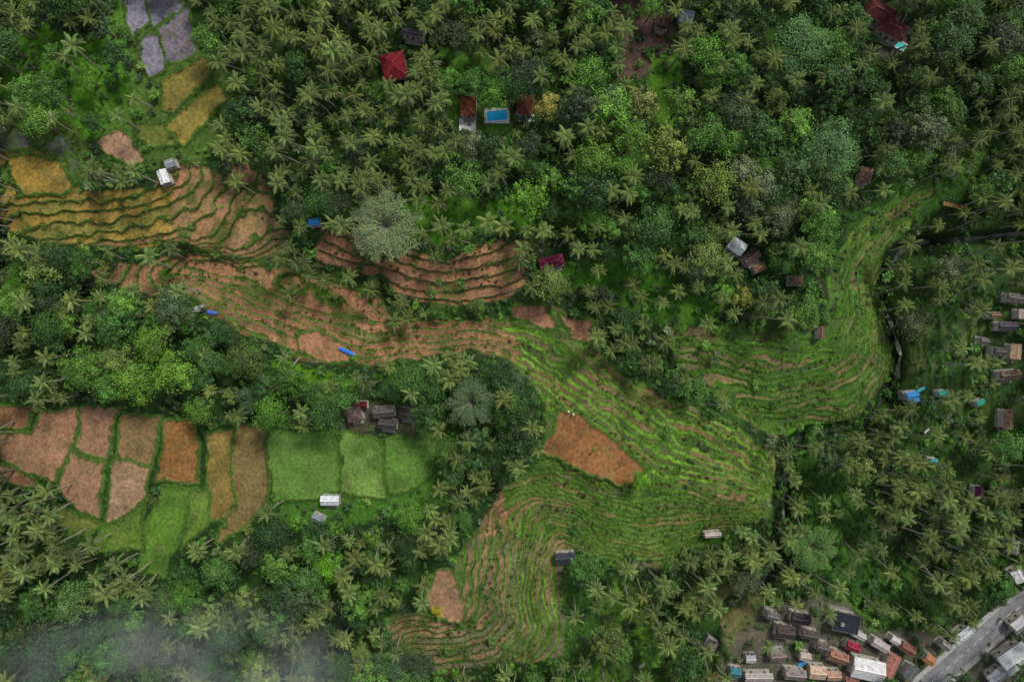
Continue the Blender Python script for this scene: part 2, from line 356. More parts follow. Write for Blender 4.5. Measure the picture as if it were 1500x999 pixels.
# ---------------------------------------------------------------- mesh builders
class MB:
    def __init__(s): s.v=[];s.f=[];s.m=[];s.var=[];s.n=0
    def quads(s,P,mat,var):
        n=len(P); s.v.append(P.reshape(-1,3)); s.f.append(np.arange(n*4).reshape(n,4)+s.n); s.n+=4*n
        s.m.append(np.full(n,mat)); s.var.append(np.repeat(var,4))
    def tube(s,path,rad,mat,k=6):
        path=np.array(path,float); rad=np.array(rad,float); Q=[]
        rings=[]
        for i in range(len(path)):
            d=path[min(i+1,len(path)-1)]-path[max(i-1,0)]; d/=np.linalg.norm(d)+1e-9
            a=np.cross(d,[.3,1,.1]); a/=np.linalg.norm(a); bb=np.cross(d,a)
            t=np.arange(k)*2*math.pi/k
            rings.append(path[i]+rad[i]*(np.cos(t)[:,None]*a+np.sin(t)[:,None]*bb))
        for i in range(len(path)-1):
            A=rings[i];B=rings[i+1]
            Q.append(np.stack([A,np.roll(A,-1,0),np.roll(B,-1,0),B],1))
        Q=np.concatenate(Q); s.quads(Q,mat,np.ones(len(Q)))
    def build(s,name,mats):
        V=np.concatenate(s.v);F=np.concatenate(s.f);Mi=np.concatenate(s.m);W=np.concatenate(s.var)
        me=bpy.data.meshes.new(name); me.vertices.add(len(V)); me.vertices.foreach_set('co',V.astype(np.float32).ravel())
        me.loops.add(F.size); me.loops.foreach_set('vertex_index',F.ravel().astype(np.int32))
        me.polygons.add(len(F)); me.polygons.foreach_set('loop_start',np.arange(0,F.size,4,dtype=np.int32))
        for mm in mats: me.materials.append(mm)
        me.polygons.foreach_set('material_index',Mi.astype(np.int32))
        a=me.attributes.new('var','FLOAT','POINT'); a.data.foreach_set('value',W.astype(np.float32))
        me.update(calc_edges=True); return me
def nrm(a): return a/(np.linalg.norm(a,axis=-1,keepdims=True)+1e-9)
def leafquads(c,n,size,r,asp=.55):
    k=len(c); t=nrm(np.cross(n,r.normal(size=(k,3)))); b=np.cross(n,t)
    s=size[:,None]*(.7+.6*r.random((k,1)))
    return np.stack([c-t*s*.5,c+b*s*asp*.5,c+t*s*.5,c-b*s*asp*.5],1)
def palm_mesh(i,h,R,nf,lean):
    r=np.random.default_rng(500+i); mb=MB()
    top=np.array([lean*math.cos(i*2.),lean*math.sin(i*2.),h])
    path=[top*np.array([t**1.7,t**1.7,t]) for t in np.linspace(0,1,7)]
    path[0]=np.array([0,0,-1.0]); mb.tube(path,np.linspace(.24,.13,7),1,6)
    for k in range(nf):
        az=k*2.39996+r.normal()*.22; age=(k+.5)/nf
        e0=1.15-1.3*age+r.normal()*.14; droop=.6+.55*r.random()+.25*age; Ln=R*(1.1-.18*abs(age-.5))*(.78+.35*r.random())*(.7 if age<.12 else 1)
        ns=10; P=[top.copy()]; dirs=[]; bend=r.normal()*.25
        for s_ in range(ns):
            e=e0-droop*(s_/ns)**1.3*1.3; az2=az+bend*s_/ns; d=np.array([math.cos(az2)*math.cos(e),math.sin(az2)*math.cos(e),math.sin(e)])
            dirs.append(d); P.append(P[-1]+d*Ln/ns)
        P=np.array(P); dirs=np.array(dirs+[dirs[-1]])
        side=np.array([-math.sin(az),math.cos(az),0])
        wv=.055*np.linspace(1,.3,ns+1)[:,None]
        Q=np.stack([P[:-1]-side*wv[:-1],P[:-1]+side*wv[:-1],P[1:]+side*wv[1:],P[1:]-side*wv[1:]],1)+np.array([0,0,.03])
        mb.quads(Q,2,np.full(len(Q),1.))
        nl_=19; tt=np.linspace(.12,1,nl_); pi=np.clip(tt*ns,0,ns-.001); i0=pi.astype(int); fr_=(pi-i0)[:,None]
        B=P[i0]*(1-fr_)+P[i0+1]*fr_; Dd=dirs[i0]
        ll=(R*.24)*np.sin(np.clip(tt*.84+.16,0,1)*math.pi)**.55+.10
        for sg in(-1,1):
            ld=nrm(side*sg*.7+Dd*(.5+.55*tt[:,None])-np.array([0,0,1])*(.42+.45*r.random((nl_,1)))+r.normal(size=(nl_,3))*.08)
            l=ll*(.75+.4*r.random(nl_)); wd=.078
            tip=B+ld*l[:,None]; tip[:,2]-=.15*l
            mid=B+ld*l[:,None]*.5
            Q=np.stack([B,mid+Dd*wd,tip,mid-Dd*wd],1)
            vv=(.65+.7*r.random())*(1.25-.5*age)*(.85+.3*r.random(nl_))
            mb.quads(Q,0,vv)
    for k in range(6):
        a=r.random()*6.28; c=top+np.array([.32*math.cos(a),.32*math.sin(a),-.35-.2*r.random()])
        mb.tube([c+[0,0,.16],c+[0,0,.08],c-[0,0,.08],c-[0,0,.16]],[.03,.14,.14,.03],3,5)
    return mb.build('coconut_palm_%02d'%i,[LEAF,BARK,RACH,NUT])
def tree_mesh(i,h,R,nb,nl,ls,flat=.6,spread=1.,name='broadleaf_tree'):
    r=np.random.default_rng(900+i); mb=MB()
    th=h-R*flat
    mb.tube([[0,0,-1],[.1,.05,th*.4],[0,.15,th*.8],[0,0,h-.4*R*flat]],[.4,.3,.24,.08],1,6)
    ph=r.random(4)*6.28
    for k in range(nb):
        az=k*2.39996+r.normal()*.3; rr=math.sqrt((k+.5)/nb)
        lobes=1+.2*math.sin(3*az+ph[0])+.14*math.sin(5*az+ph[1])
        rad=rr*R*.8*lobes*spread
        zc=th+(R*flat)*math.sqrt(max(0,1-rr*rr*.92))*(.65+.5*r.random())-.25*R*flat*rr
        c=np.array([math.cos(az)*rad,math.sin(az)*rad,zc])
        br=R*(.17+.14*r.random())*(1.12-.3*rr)
        mb.tube([[0,0,th*.6+.25*r.random()*th],c*[.5,.5,0]+[0,0,(th+zc)/2-.2],c],[.14,.08,.03],1,3)
        n=int(nl*(.6+.8*r.random())*(br/(R*.24))**2)
        d=nrm(r.normal(size=(n,3))+[0,0,.55]); rad_=br*(.55+.55*r.random((n,1))**.6)
        pos=c+d*rad_*[1,1,.8]
        nn=nrm(d*.9+[0,0,.35]+r.normal(size=(n,3))*.4)
        Q=leafquads(pos,nn,np.full(n,ls),r)
        tone=(.6+.75*r.random())
        mb.quads(Q,0,tone*(.7+.6*r.random(n)))
    n=int(nb*nl*.10); az=r.random(n)*6.28; rr=R*(.7+.35*r.random(n)); pos=np.stack([np.cos(az)*rr,np.sin(az)*rr,th+R*flat*(.05+.35*r.random(n))],-1)
    mb.quads(leafquads(pos,nrm(r.normal(size=(n,3))+[0,0,.7]),np.full(n,ls),r),0,.8+.4*r.random(n))
    return mb.build('%s_%02d'%(name,i),[LEAF,BARK2])
def bamboo_mesh(i,h,R):
    r=np.random.default_rng(1900+i); mb=MB()
    for k in range(26):
        az=r.random()*6.28; rr=R*math.sqrt(r.random()); tip=np.array([math.cos(az)*rr,math.sin(az)*rr,h*(.72+.28*r.random())-rr*.35])
        P=[np.array([tip[0]*.12,tip[1]*.12,-.5]),np.array([tip[0]*.3,tip[1]*.3,h*.55]),np.array([tip[0]*.65,tip[1]*.65,h*.88]),tip]
        mb.tube(P,[.07,.06,.04,.02],1,3); tone=.65+.7*r.random()
        for s_ in np.linspace(.35,1,6):
            x=s_*3; a=min(int(x),2); base=P[a]*(1-(x-a))+P[a+1]*(x-a); n=16
            pos=base+r.normal(size=(n,3))*[.5,.5,.3]; mb.quads(leafquads(pos,nrm(r.normal(size=(n,3))*.6+[0,0,1]),np.full(n,.62),r,.3),0,tone*(.75+.5*r.random(n)))
    return mb.build('bamboo_clump_%02d'%i,[LEAF,RACH])
def radial_tree(i,h,R,name):
    r=np.random.default_rng(1200+i); mb=MB()
    mb.tube([[0,0,-1],[.1,0,h*.3],[0,0,h*.45]],[.55,.45,.4],1,8)
    for k in range(34):
        az=k*2.39996+r.normal()*.2; rr=R*(.45+.6*math.sqrt((k+.5)/34))*(.85+.25*r.random())
        zc=h*.92-(rr/R)**2*h*.28+r.normal()*.3
        c=np.array([math.cos(az)*rr,math.sin(az)*rr,zc]); P=[np.array([0,0,h*.42]),np.array([c[0]*.35,c[1]*.35,h*.68]),np.array([c[0]*.7,c[1]*.7,(zc+h*.85)/2]),c]
        mb.tube(P,[.22,.15,.09,.03],1,4)
        for s_ in np.linspace(.3,1,9):
            x=s_*3; a=min(int(x),2); base=P[a]*(1-(x-a))+P[a+1]*(x-a)
            for sg in(-1,1):
                ta=az+sg*(.5+.5*r.random()); tl=R*.17*(.6+.8*r.random()); e=base+np.array([math.cos(ta)*tl,math.sin(ta)*tl,.35+.3*r.random()])
                mb.tube([base,e],[.06,.03],1,3)
                n=24; t=r.random((n,1)); pos=base*(1-t)+e*t+r.normal(size=(n,3))*[.38,.38,.25]+[0,0,.12]
                mb.quads(leafquads(pos,nrm(r.normal(size=(n,3))*.6+[0,0,1]),np.full(n,.34),r),0,.7+.6*r.random(n))
    return mb.build(name,[LEAF,plain('pale_bark_%d'%i,(.32,.31,.24))])
def shrub_mesh(i,R,n,ls):
    r=np.random.default_rng(1500+i); mb=MB()
    mb.tube([[0,0,-.5],[0,0,R*.6]],[.06,.03],1,3)
    for k in range(6):
        az=r.random()*6.28; rr=R*.65*math.sqrt(r.random()); c=np.array([math.cos(az)*rr,math.sin(az)*rr,R*(.3+.4*r.random())]); m_=n//6
        d=nrm(r.normal(size=(m_,3))+[0,0,.5]); pos=c+d*R*.42*(.5+.6*r.random((m_,1)))
        mb.quads(leafquads(pos,nrm(d+[0,0,.6]+r.normal(size=(m_,3))*.4),np.full(m_,ls),r),0,(.7+.6*r.random())*(.75+.5*r.random(m_)))
    return mb.build('shrub_%02d'%i,[LEAF,BARK2])
def tuft_mesh(i,R,n):
    r=np.random.default_rng(1600+i); mb=MB()
    az=r.random(n)*6.28; rr=R*np.sqrt(r.random(n)); base=np.stack([np.cos(az)*rr,np.sin(az)*rr,np.full(n,-.1)],-1)
    l=.35+.3*r.random(n); d=nrm(np.stack([np.cos(az)*.6,np.sin(az)*.6,np.ones(n)],-1)+r.normal(size=(n,3))*.25); s_=np.stack([-np.sin(az),np.cos(az),np.zeros(n)],-1)*.07
    tip=base+d*l[:,None]+np.stack([np.cos(az),np.sin(az),np.zeros(n)],-1)*.12
    mb.quads(np.stack([base-s_,base+s_,tip+s_*.3,tip-s_*.3],1),0,.7+.6*r.random(n))
    return mb.build('grass_tuft_%02d'%i,[LEAF])
def banana_mesh(i):
    r=np.random.default_rng(1700+i); mb=MB(); h=2.2
    mb.tube([[0,0,-.5],[0,0,h]],[.16,.09],1,6)
    for k in range(9):
        az=k*2.4+r.normal()*.2; e0=1.1-.9*k/9; P=np.array([0,0,h],float); side=np.array([-math.sin(az),math.cos(az),0]); L_=1.7; prev=None
        for s_ in range(6):
            e=e0-1.3*s_/6; d=np.array([math.cos(az)*math.cos(e),math.sin(az)*math.cos(e),math.sin(e)]); w_=.3*math.sin((s_+.6)/6.6*math.pi)**.6
            cur=(P-side*w_-[0,0,.06],P.copy(),P+side*w_-[0,0,.06])
            if prev is not None:
                mb.quads(np.array([[prev[0],prev[1],cur[1],cur[0]],[prev[1],prev[2],cur[2],cur[1]]]),0,np.array([1.,1.12])*(.75+.3*r.random()))
            prev=cur; P=P+d*L_/6
    return mb.build('banana_plant_%02d'%i,[LEAF,RACH])

PALM=[(palm_mesh(i,h,R,nf,l),h,R) for i,(h,R,nf,l) in enumerate([(10.5,2.6,16,.6),(12.5,2.95,19,1.2),(13.5,3.1,21,.4),(11.5,2.8,15,1.6),(14.5,3.05,17,1.0),(9,2.4,14,.5)])]
TREE=[(tree_mesh(0,10.5,3.9,30,70,.40),10.5,3.9),(tree_mesh(1,12,4.9,44,66,.44,.55),12,4.9),(tree_mesh(2,9.5,3.1,20,76,.36,.8),9.5,3.1),(tree_mesh(3,12.5,4.5,38,58,.52,.6),12.5,4.5),(tree_mesh(4,11.5,4.4,56,38,.38,.5),11.5,4.4),(tree_mesh(5,8.5,2.7,15,86,.48,.9),8.5,2.7),(bamboo_mesh(6,11,4.2),10,4.2)]
SHR=[(shrub_mesh(0,1.1,100,.36),1,1.1),(shrub_mesh(1,1.5,150,.42),1.2,1.5),(shrub_mesh(2,.8,70,.28),.8,.8),(banana_mesh(3),2.6,1.6),(shrub_mesh(4,1.9,190,.45),1.5,1.9)]
TUF=[(tuft_mesh(0,.45,26),.4,.4),(tuft_mesh(1,.6,34),.4,.6)]
def instancer(name,lib,P,idx,rot,scl,col):
    colc=bpy.data.collections.new(name+'_species')
    for k,(m_,h_,r_) in enumerate(lib):
        colc.objects.link(bpy.data.objects.new('%02d_%s'%(k,m_.name),m_))
    me=bpy.data.meshes.new(name+'_points'); me.vertices.add(len(P)); me.vertices.foreach_set('co',np.array(P,np.float32).ravel())
    a=me.attributes.new('idx','INT','POINT'); a.data.foreach_set('value',np.array(idx,np.int32))
    a=me.attributes.new('rot','FLOAT_VECTOR','POINT'); a.data.foreach_set('vector',np.array(rot,np.float32).ravel())
    a=me.attributes.new('scl','FLOAT_VECTOR','POINT'); a.data.foreach_set('vector',np.array(scl,np.float32).ravel())
    a=me.attributes.new('tcol','FLOAT_VECTOR','POINT'); a.data.foreach_set('vector',np.array(col,np.float32).ravel())
    ob=bpy.data.objects.new(name,me); sc.collection.objects.link(ob)
    ng=bpy.data.node_groups.new(name,'GeometryNodeTree')
    ng.interface.new_socket('Geometry',in_out='INPUT',socket_type='NodeSocketGeometry'); ng.interface.new_socket('Geometry',in_out='OUTPUT',socket_type='NodeSocketGeometry')
    N_=ng.nodes; Lk=ng.links
    gi=N_.new('NodeGroupInput'); go=N_.new('NodeGroupOutput'); ip=N_.new('GeometryNodeInstanceOnPoints'); ci=N_.new('GeometryNodeCollectionInfo')
    ci.inputs['Collection'].default_value=colc; ci.inputs['Separate Children'].default_value=True; ci.inputs['Reset Children'].default_value=True
    ip.inputs['Pick Instance'].default_value=True
    def na(nm,ty):
        n=N_.new('GeometryNodeInputNamedAttribute'); n.data_type=ty; n.inputs['Name'].default_value=nm; return n.outputs['Attribute']
    Lk.new(gi.outputs[0],ip.inputs['Points']); Lk.new(ci.outputs[0],ip.inputs['Instance'])
    Lk.new(na('idx','INT'),ip.inputs['Instance Index']); Lk.new(na('rot','FLOAT_VECTOR'),ip.inputs['Rotation']); Lk.new(na('scl','FLOAT_VECTOR'),ip.inputs['Scale'])
    Lk.new(ip.outputs[0],go.inputs[0])
    md=ob.modifiers.new('scatter','NODES'); md.node_group=ng
    return ob
def place(pu,pv,h=0):
    X=(pu-750)*S; Y=(499.5-pv)*S; z=0
    for _ in range(3):
        k=(H-z-h)/H; z=ground_z(X*k,Y*k)
    k=(H-z-h)/H
    return X*k,Y*k,z

# ---------------------------------------------------------------- buildings list
B=[
 ('red_roof_house',577,97,34,38,-12,(.24,.02,.03),'hip',3.2),
 ('tiled_roof_villa',686,156,22,28,0,(.24,.075,.04),'hip',3.2),('tiled_roof_villa',769,153,23,28,8,(.24,.075,.04),'hip',3.2),
 ('long_shed',605,49,32,11,10,(.12,.11,.13),'gable',2.6),
 ('maroon_roof_house',808,384,36,17,-14,(.16,.02,.055),'hip',3),
 ('white_roof_house',1079,361,24,20,35,(.8,.82,.85),'gable',3),('stone_shed',1100,377,26,16,-40,(.13,.09,.08),'gable',2.6),('thatched_hut',1112,392,18,12,-25,(.3,.17,.11),'hip',2.4),
 ('blue_roof_hut',461,326,16,11,-10,(.03,.34,.75),'gable',2.2),
 ('white_roof_hut',239,259,14,20,-20,(.8,.8,.8),'gable',2.4),('grey_roof_hut',250,240,14,12,-20,(.3,.32,.33),'gable',2.2),
 ('large_tiled_house',1290,18,46,24,25,(.14,.035,.035),'hip',3.6),('large_tiled_house',1308,42,40,24,28,(.16,.04,.045),'hip',3.6),
 ('metal_roof_hut',1006,24,20,18,12,(.42,.5,.62),'gable',2.6),('wooden_hut',972,28,18,26,15,(.12,.08,.07),'gable',2.6),
 ('farmhouse',519,607,22,20,-15,(.17,.11,.10),'hip',3),('farmhouse',562,603,30,16,-5,(.14,.12,.11),'gable',3),('farmhouse',568,621,26,14,5,(.09,.08,.08),'gable',2.8),('red_roof_hut',529,593,16,10,0,(.22,.02,.03),'gable',2.4),('farmhouse',598,606,24,16,8,(.10,.09,.08),'gable',2.8),
 ('white_metal_shed',483,733,26,14,0,(.78,.8,.84),'gable',2.6),('grey_metal_shed',466,759,18,11,25,(.25,.28,.33),'gable',2.2),
 ('roadside_kiosk',1043,782,24,8,-4,(.5,.42,.40),'gable',2.4),('dark_roof_pavilion',828,816,30,15,-4,(.05,.06,.08),'gable',3),
 ('thatched_hut',1268,257,18,22,15,(.32,.18,.12),'hip',2.4),('thatched_hut',1166,411,20,14,0,(.22,.15,.09),'hip',2.2),('thatched_hut',1201,487,10,18,0,(.18,.10,.07),'gable',2.2),
 ('village_house',1487,437,24,14,10,(.20,.17,.15),'gable',3),('village_house',1474,478,26,13,0,(.10,.09,.10),'gable',3),('village_house',1487,515,16,22,5,(.42,.28,.18),'gable',3),('village_house',1463,515,16,14,5,(.15,.13,.12),'gable',3),('village_house',1478,549,28,14,-6,(.2,.14,.11),'gable',3),('village_house',1477,614,15,28,5,(.34,.2,.13),'gable',3),
 ('village_house',1498,460,12,14,0,(.5,.4,.35),'gable',3),('village_house',1455,462,14,10,0,(.24,.15,.1),'gable',2.6),('village_house',1440,500,12,12,10,(.2,.17,.16),'gable',2.6),
 ('maroon_roof_hut',1434,721,13,18,5,(.13,.03,.07),'gable',2.4),
 ('blue_roof_hut',1328,578,18,12,-10,(.05,.25,.6),'gable',2.2),('teal_roof_hut',1379,576,13,9,-10,(.02,.3,.27),'gable',2.2),('teal_roof_hut',1365,674,10,7,0,(.02,.33,.3),'gable',2.),('teal_roof_hut',1433,589,12,8,-25,(.02,.3,.24),'gable',2.),
 ('black_roof_restaurant',1235,908,36,26,12,(.03,.035,.045),'flat',4),('village_house',1172,905,28,16,10,(.06,.05,.05),'gable',3),('village_house',1150,925,26,20,8,(.09,.07,.06),'gable',3),('village_house',1187,930,24,14,12,(.12,.10,.08),'gable',3),('village_house',1130,900,18,12,15,(.2,.19,.18),'gable',3),
 ('red_roof_hut',1250,947,20,14,20,(.35,.04,.07),'gable',3),('white_roof_building',1272,981,46,30,12,(.8,.78,.79),'gable',4),('village_house',1228,962,28,16,20,(.38,.2,.13),'gable',3),('village_house',1198,985,24,20,5,(.62,.45,.33),'gable',3),('village_house',1165,988,30,16,5,(.3,.26,.23),'gable',3),('village_house',1306,975,18,34,25,(.42,.18,.13),'gable',3),('village_house',1290,945,26,13,30,(.5,.42,.40),'gable',3),('village_house',1112,992,40,12,0,(.45,.40,.36),'gable',3),('village_house',1078,985,16,14,10,(.05,.2,.25),'gable',2.6),('village_house',1335,985,16,22,30,(.12,.14,.13),'gable',3),('village_house',1222,990,20,14,0,(.5,.3,.22),'gable',3),
 ('village_house',1362,966,16,14,35,(.45,.20,.10),'gable',3),('village_house',1040,945,14,22,30,(.2,.15,.16),'gable',2.4),
 ('village_house',1205,948,18,14,15,(.16,.13,.12),'gable',3),('village_house',1258,930,22,10,25,(.5,.48,.46),'gable',3),('village_house',1140,960,22,16,-5,(.25,.2,.17),'gable',3),('village_house',1180,962,16,12,10,(.5,.42,.36),'gable',3),('village_house',1330,950,22,14,30,(.3,.13,.09),'gable',3),('village_house',1385,945,16,12,38,(.33,.3,.29),'gable',3),
 ('village_house',1100,965,14,12,0,(.5,.5,.5),'gable',2.6),('village_house',1248,998,20,12,10,(.3,.14,.1),'gable',3),('village_house',1312,938,14,10,30,(.6,.58,.55),'gable',3),
 ('white_roof_building',1488,965,44,32,-35,(.66,.68,.7),'gable',4),('white_roof_building',1411,932,32,14,-38,(.55,.58,.6),'gable',3.5),('white_roof_building',1492,842,18,20,-30,(.75,.75,.75),'gable',3),('village_house',1462,990,28,18,-38,(.6,.61,.63),'gable',3),('white_roof_building',1494,915,24,18,-38,(.6,.6,.62),'gable',3.5),
 ('village_house',1487,800,14,20,10,(.3,.28,.28),'gable',3),
]
POOLS=[(728,170,28,14,-5),(1313,64,26,9,32)]
bu=np.array([b_[1] for b_ in B]+[p[0] for p in POOLS]); bv=np.array([b_[2] for b_ in B]+[p[1] for p in POOLS]); brd=np.array([max(b_[3],b_[4])*.5 for b_ in B]+[16,14])
ROAD=[(1325,1040),(1352,1005),(1395,968),(1432,935),(1470,902),(1530,860)]
RT=radial_tree(0,13,8.2,'feathery_rain_tree'); RT2=radial_tree(1,12,6.5,'umbrella_tree')
BIG=tree_mesh(20,13,7.0,110,52,.34,.55,name='big_tree')
SOLO=[('rain_tree',RT,13,8.2,560,326,1.15,(.17,.25,.09)),('large_mango_tree',BIG,13,7,1224,214,1.2,(.10,.21,.06)),('silk_cotton_tree',BIG,13,7,1180,62,1.2,(.10,.22,.06)),
 ('umbrella_tree',RT2,12,6.5,690,590,1.,(.09,.16,.06)),('umbrella_tree',RT2,12,6.5,1195,805,1.,(.09,.20,.035)),('golden_leaf_tree',TREE[0][0],10.5,3.9,803,154,1.,(.29,.27,.06))]
for pu,pv,s,cc in[(865,108,1.25,(.085,.22,.02)),(940,150,1.1,(.18,.20,.05)),(975,215,1.4,(.14,.20,.03)),(1050,265,1.4,(.12,.2,.025)),(1090,435,1.15,(.19,.21,.035)),(775,290,1.2,(.10,.24,.015)),(120,112,.8,(.10,.27,.02)),(480,832,.95,(.12,.31,.015)),(250,545,1.5,(.12,.25,.02)),(195,560,1.3,(.11,.23,.02)),(115,540,1.3,(.08,.18,.02)),(220,500,1.2,(.11,.22,.02)),(290,600,1.,(.09,.2,.02)),(940,703,.7,(.12,.29,.015)),(430,768,.8,(.09,.24,.015)),(600,760,1.,(.09,.23,.02)),(1040,195,1.4,(.065,.16,.02)),(405,830,1.1,(.10,.22,.03)),(640,895,.45,(.34,.31,.02)),(545,790,.9,(.10,.2,.02)),(360,525,1.2,(.07,.12,.02)),(105,885,1.3,(.09,.17,.04)),(870,230,1.2,(.10,.20,.02)),(320,840,1.1,(.07,.16,.03)),(1160,250,1.3,(.045,.10,.02)),(960,330,1.3,(.05,.12,.02)),(1400,60,1.4,(.04,.09,.02)),(1440,120,1.3,(.045,.10,.02)),(1380,40,1.2,(.05,.12,.02)),(700,640,1.1,(.05,.11,.03)),(660,700,1.2,(.055,.12,.025)),(740,700,.9,(.05,.12,.02)),(1350,150,1.3,(.045,.10,.02)),(1420,20,1.3,(.05,.11,.02)),(930,200,1.2,(.10,.21,.02)),(1000,150,1.1,(.09,.18,.02)),(640,455,.55,(.07,.15,.02)),(700,450,.5,(.08,.16,.02)),(545,417,.5,(.06,.13,.02)),(268,345,.5,(.07,.16,.02)),(870,660,.25,(.09,.2,.02))]:
    k=int(rng.integers(0,5)); SOLO.append(('broadleaf_tree',TREE[k][0],TREE[k][1],TREE[k][2],pu,pv,s,cc))
su=np.array([s_[4] for s_ in SOLO]); sv=np.array([s_[5] for s_ in SOLO]); sr=np.array([s_[3]*s_[6]/S*1.02 for s_ in SOLO])
for (nm,ms,hh,RR,pu,pv,s,cc) in SOLO:
    o=bpy.data.objects.new(nm,ms); sc.collection.objects.link(o); o.location=place(pu,pv,hh*s*.93); o.rotation_euler=(0,0,float(rng.random()*6)); o.scale=(s,s,s); o['tcol']=cc

# ---------------------------------------------------------------- forest scatter
def cands(sp,x0=-230,x1=1730,y0=-220,y1=1220):
    xs=np.arange(x0,x1,sp); ys=np.arange(y0,y1,sp*.87); a,b_=np.meshgrid(xs,ys); a=a+(np.arange(len(ys))%2*sp*.5)[:,None]
    a=a+rng.uniform(-.45,.45,a.shape)*sp; b_=b_+rng.uniform(-.45,.45,b_.shape)*sp; return a.ravel(),b_.ravel()
def sdall(a,b_,lst,pad=40):
    d=np.full(a.shape,1e3)
    for p in lst: d=np.minimum(d,poly_sd(a,b_,p,pad))
    return d
tpoly=[p for n_,p in TERR if n_ in('A','B','B2','D')]; fpoly=[p for p,_ in FIELDS]
SPARSE=[[(1310,300),(1560,320),(1560,700),(1420,730),(1320,660),(1315,400)],[(1160,660),(1270,690),(1370,850),(1330,900),(1270,920),(1200,840)],OPEN[14][0]]
clears=[OPEN[i][0] for i in (0,1,2,3,4,5,6,7,8,9,10,11,12,16,18,19,20)]
village=[OPEN[15][0]]
BROAD=[[(780,110),(1260,40),(1240,340),(1180,470),(1000,420),(900,300),(780,330)],[(0,400),(130,400),(300,480),(300,600),(120,600),(0,590)],[(620,530),(800,560),(760,700),(640,740),(600,650)],[(380,760),(640,720),(680,800),(560,900),(560,1040),(0,1040),(0,900),(200,860)],[(1260,60),(1560,0),(1560,160),(1400,260),(1280,260)],[(0,-100),(150,-100),(140,120),(0,160)]]
PALMY=[[(290,0),(640,0),(660,260),(560,300),(380,240),(320,100)],[(1140,640),(1500,640),(1560,900),(1000,960),(860,860),(1120,800)],[(0,700),(200,820),(130,860),(0,860)]]
def common(a,b_,rad):
    t=sdall(a,b_,tpoly); f=sdall(a,b_,fpoly); c=sdall(a,b_,clears); vl=sdall(a,b_,village); sp=sdall(a,b_,SPARSE)
    dB=np.min(np.hypot(a[:,None]-bu,b_[:,None]-bv)-brd,1); dr=polyline_d(a,b_,ROAD); ds=polyline_d(a,b_,STREAM)
    dS=np.min(np.hypot(a[:,None]-su,b_[:,None]-sv)-sr,1)
    dens=np.full(len(a),.95); dens=np.where(c<3,.13,dens); dens=np.where(sp<0,.32,dens); dens=np.where(vl<0,.36,dens)
    ok=(t>rad*.75)&(f>rad*.8)&(rng.random(len(a))<dens)&(dB>rad*.6)&(dr>20)&(dS>rad*.5)
    ok&=~((ds<9)&(rng.random(len(a))<.6))
    return ok
ta,tb=cands(32)
pb=np.full(len(ta),.48); pb=np.where(sdall(ta,tb,BROAD)<0,.82,pb); pb=np.where(sdall(ta,tb,PALMY)<0,.12,pb); pb=np.where(sdall(ta,tb,SPARSE)<0,.3,pb)
pb=pb+.7*(fbm(ta,tb,70,401)-.5)
ok=common(ta,tb,21)&(rng.random(len(ta))<pb); ta=ta[ok];tb=tb[ok]
pa,pb_=cands(22)
ok=common(pa,pb_,15)
near=np.array([np.min(np.hypot(ta-x,tb-y)) for x,y in zip(pa,pb_)]); ok&=near>19
pa=pa[ok];pb_=pb_[ok]
EXTRAP=[(600,128),(635,120),(905,20),(915,45),(1040,470),(1025,60),(870,330),(715,335),(745,235),(500,85),(465,70),(620,350),(655,362),(685,350),(640,302),(655,297),(690,295),(600,455),(595,470),(455,405),(468,415),(505,418),(545,415),(420,432),(350,270),(145,255),(130,265),(165,265),(205,145),(78,180),(875,450),(860,430),(935,440),(880,400),(408,520),(420,525),(650,520),(575,455),(590,445),(265,420),(185,425),(150,410),(240,370),(215,385),(275,425),(768,395),(775,375),(620,460),(340,215),(325,205),(335,235),(245,430),(410,380),(430,370),(445,385)]
pa=np.append(pa,[p[0] for p in EXTRAP]); pb_=np.append(pb_,[p[1] for p in EXTRAP])
def region(a,b_):
    s=1.05+.45*np.exp(-(((a-230)/150)**2+((b_-520)/110)**2))-.32*sstep(1150,1450,a)*sstep(600,200,b_)+.25*np.exp(-(((a-950)/180)**2+((b_-200)/130)**2))-.2*sstep(300,0,a)*sstep(700,900,b_)
    return (s*(.7+.6*fbm(a,b_,120,402)))[:,None]
def palmcol(n):
    r=rng.random((n,1)); c=np.array([.092,.15,.04])*(.55+.85*r)
    return c+np.array([.05,.035,.0])*(rng.random((n,1))**4)
def treecol(n):
    pal=np.array([[.03,.08,.016],[.05,.13,.02],[.085,.19,.024],[.045,.08,.03],[.13,.20,.04],[.065,.17,.016],[.10,.14,.06]]); w_=np.array([.28,.23,.15,.13,.06,.09,.06])
    return pal[rng.choice(7,n,p=w_)]*(.65+.65*rng.random((n,1)))
def emit(name,lib,a,b_,cols,smin,smax,probs=None,tilt=.06):
    P=[];I=[];R_=[];Sc=[]
    ii=rng.choice(len(lib),len(a),p=probs)
    for k in range(len(a)):
        s=rng.uniform(smin,smax); h=lib[ii[k]][1]*s
        x,y,z=place(a[k],b_[k],h*.93)
        P.append((x,y,z)); I.append(int(ii[k])); R_.append((rng.normal()*tilt,rng.normal()*tilt,rng.random()*6.28)); Sc.append((s,s,s*rng.uniform(.95,1.08)))
    return instancer(name,lib,P,I,R_,Sc,cols)
emit('coconut_palm_grove',PALM,pa,pb_,palmcol(len(pa))*region(pa,pb_),.78,1.18,tilt=.09)
emit('broadleaf_tree_canopy',TREE,ta,tb,treecol(len(ta))*region(ta,tb),.68,1.28,[.17,.17,.14,.17,.15,.08,.12])
a,b_=cands(9.5,-100,1600,-90,1090)
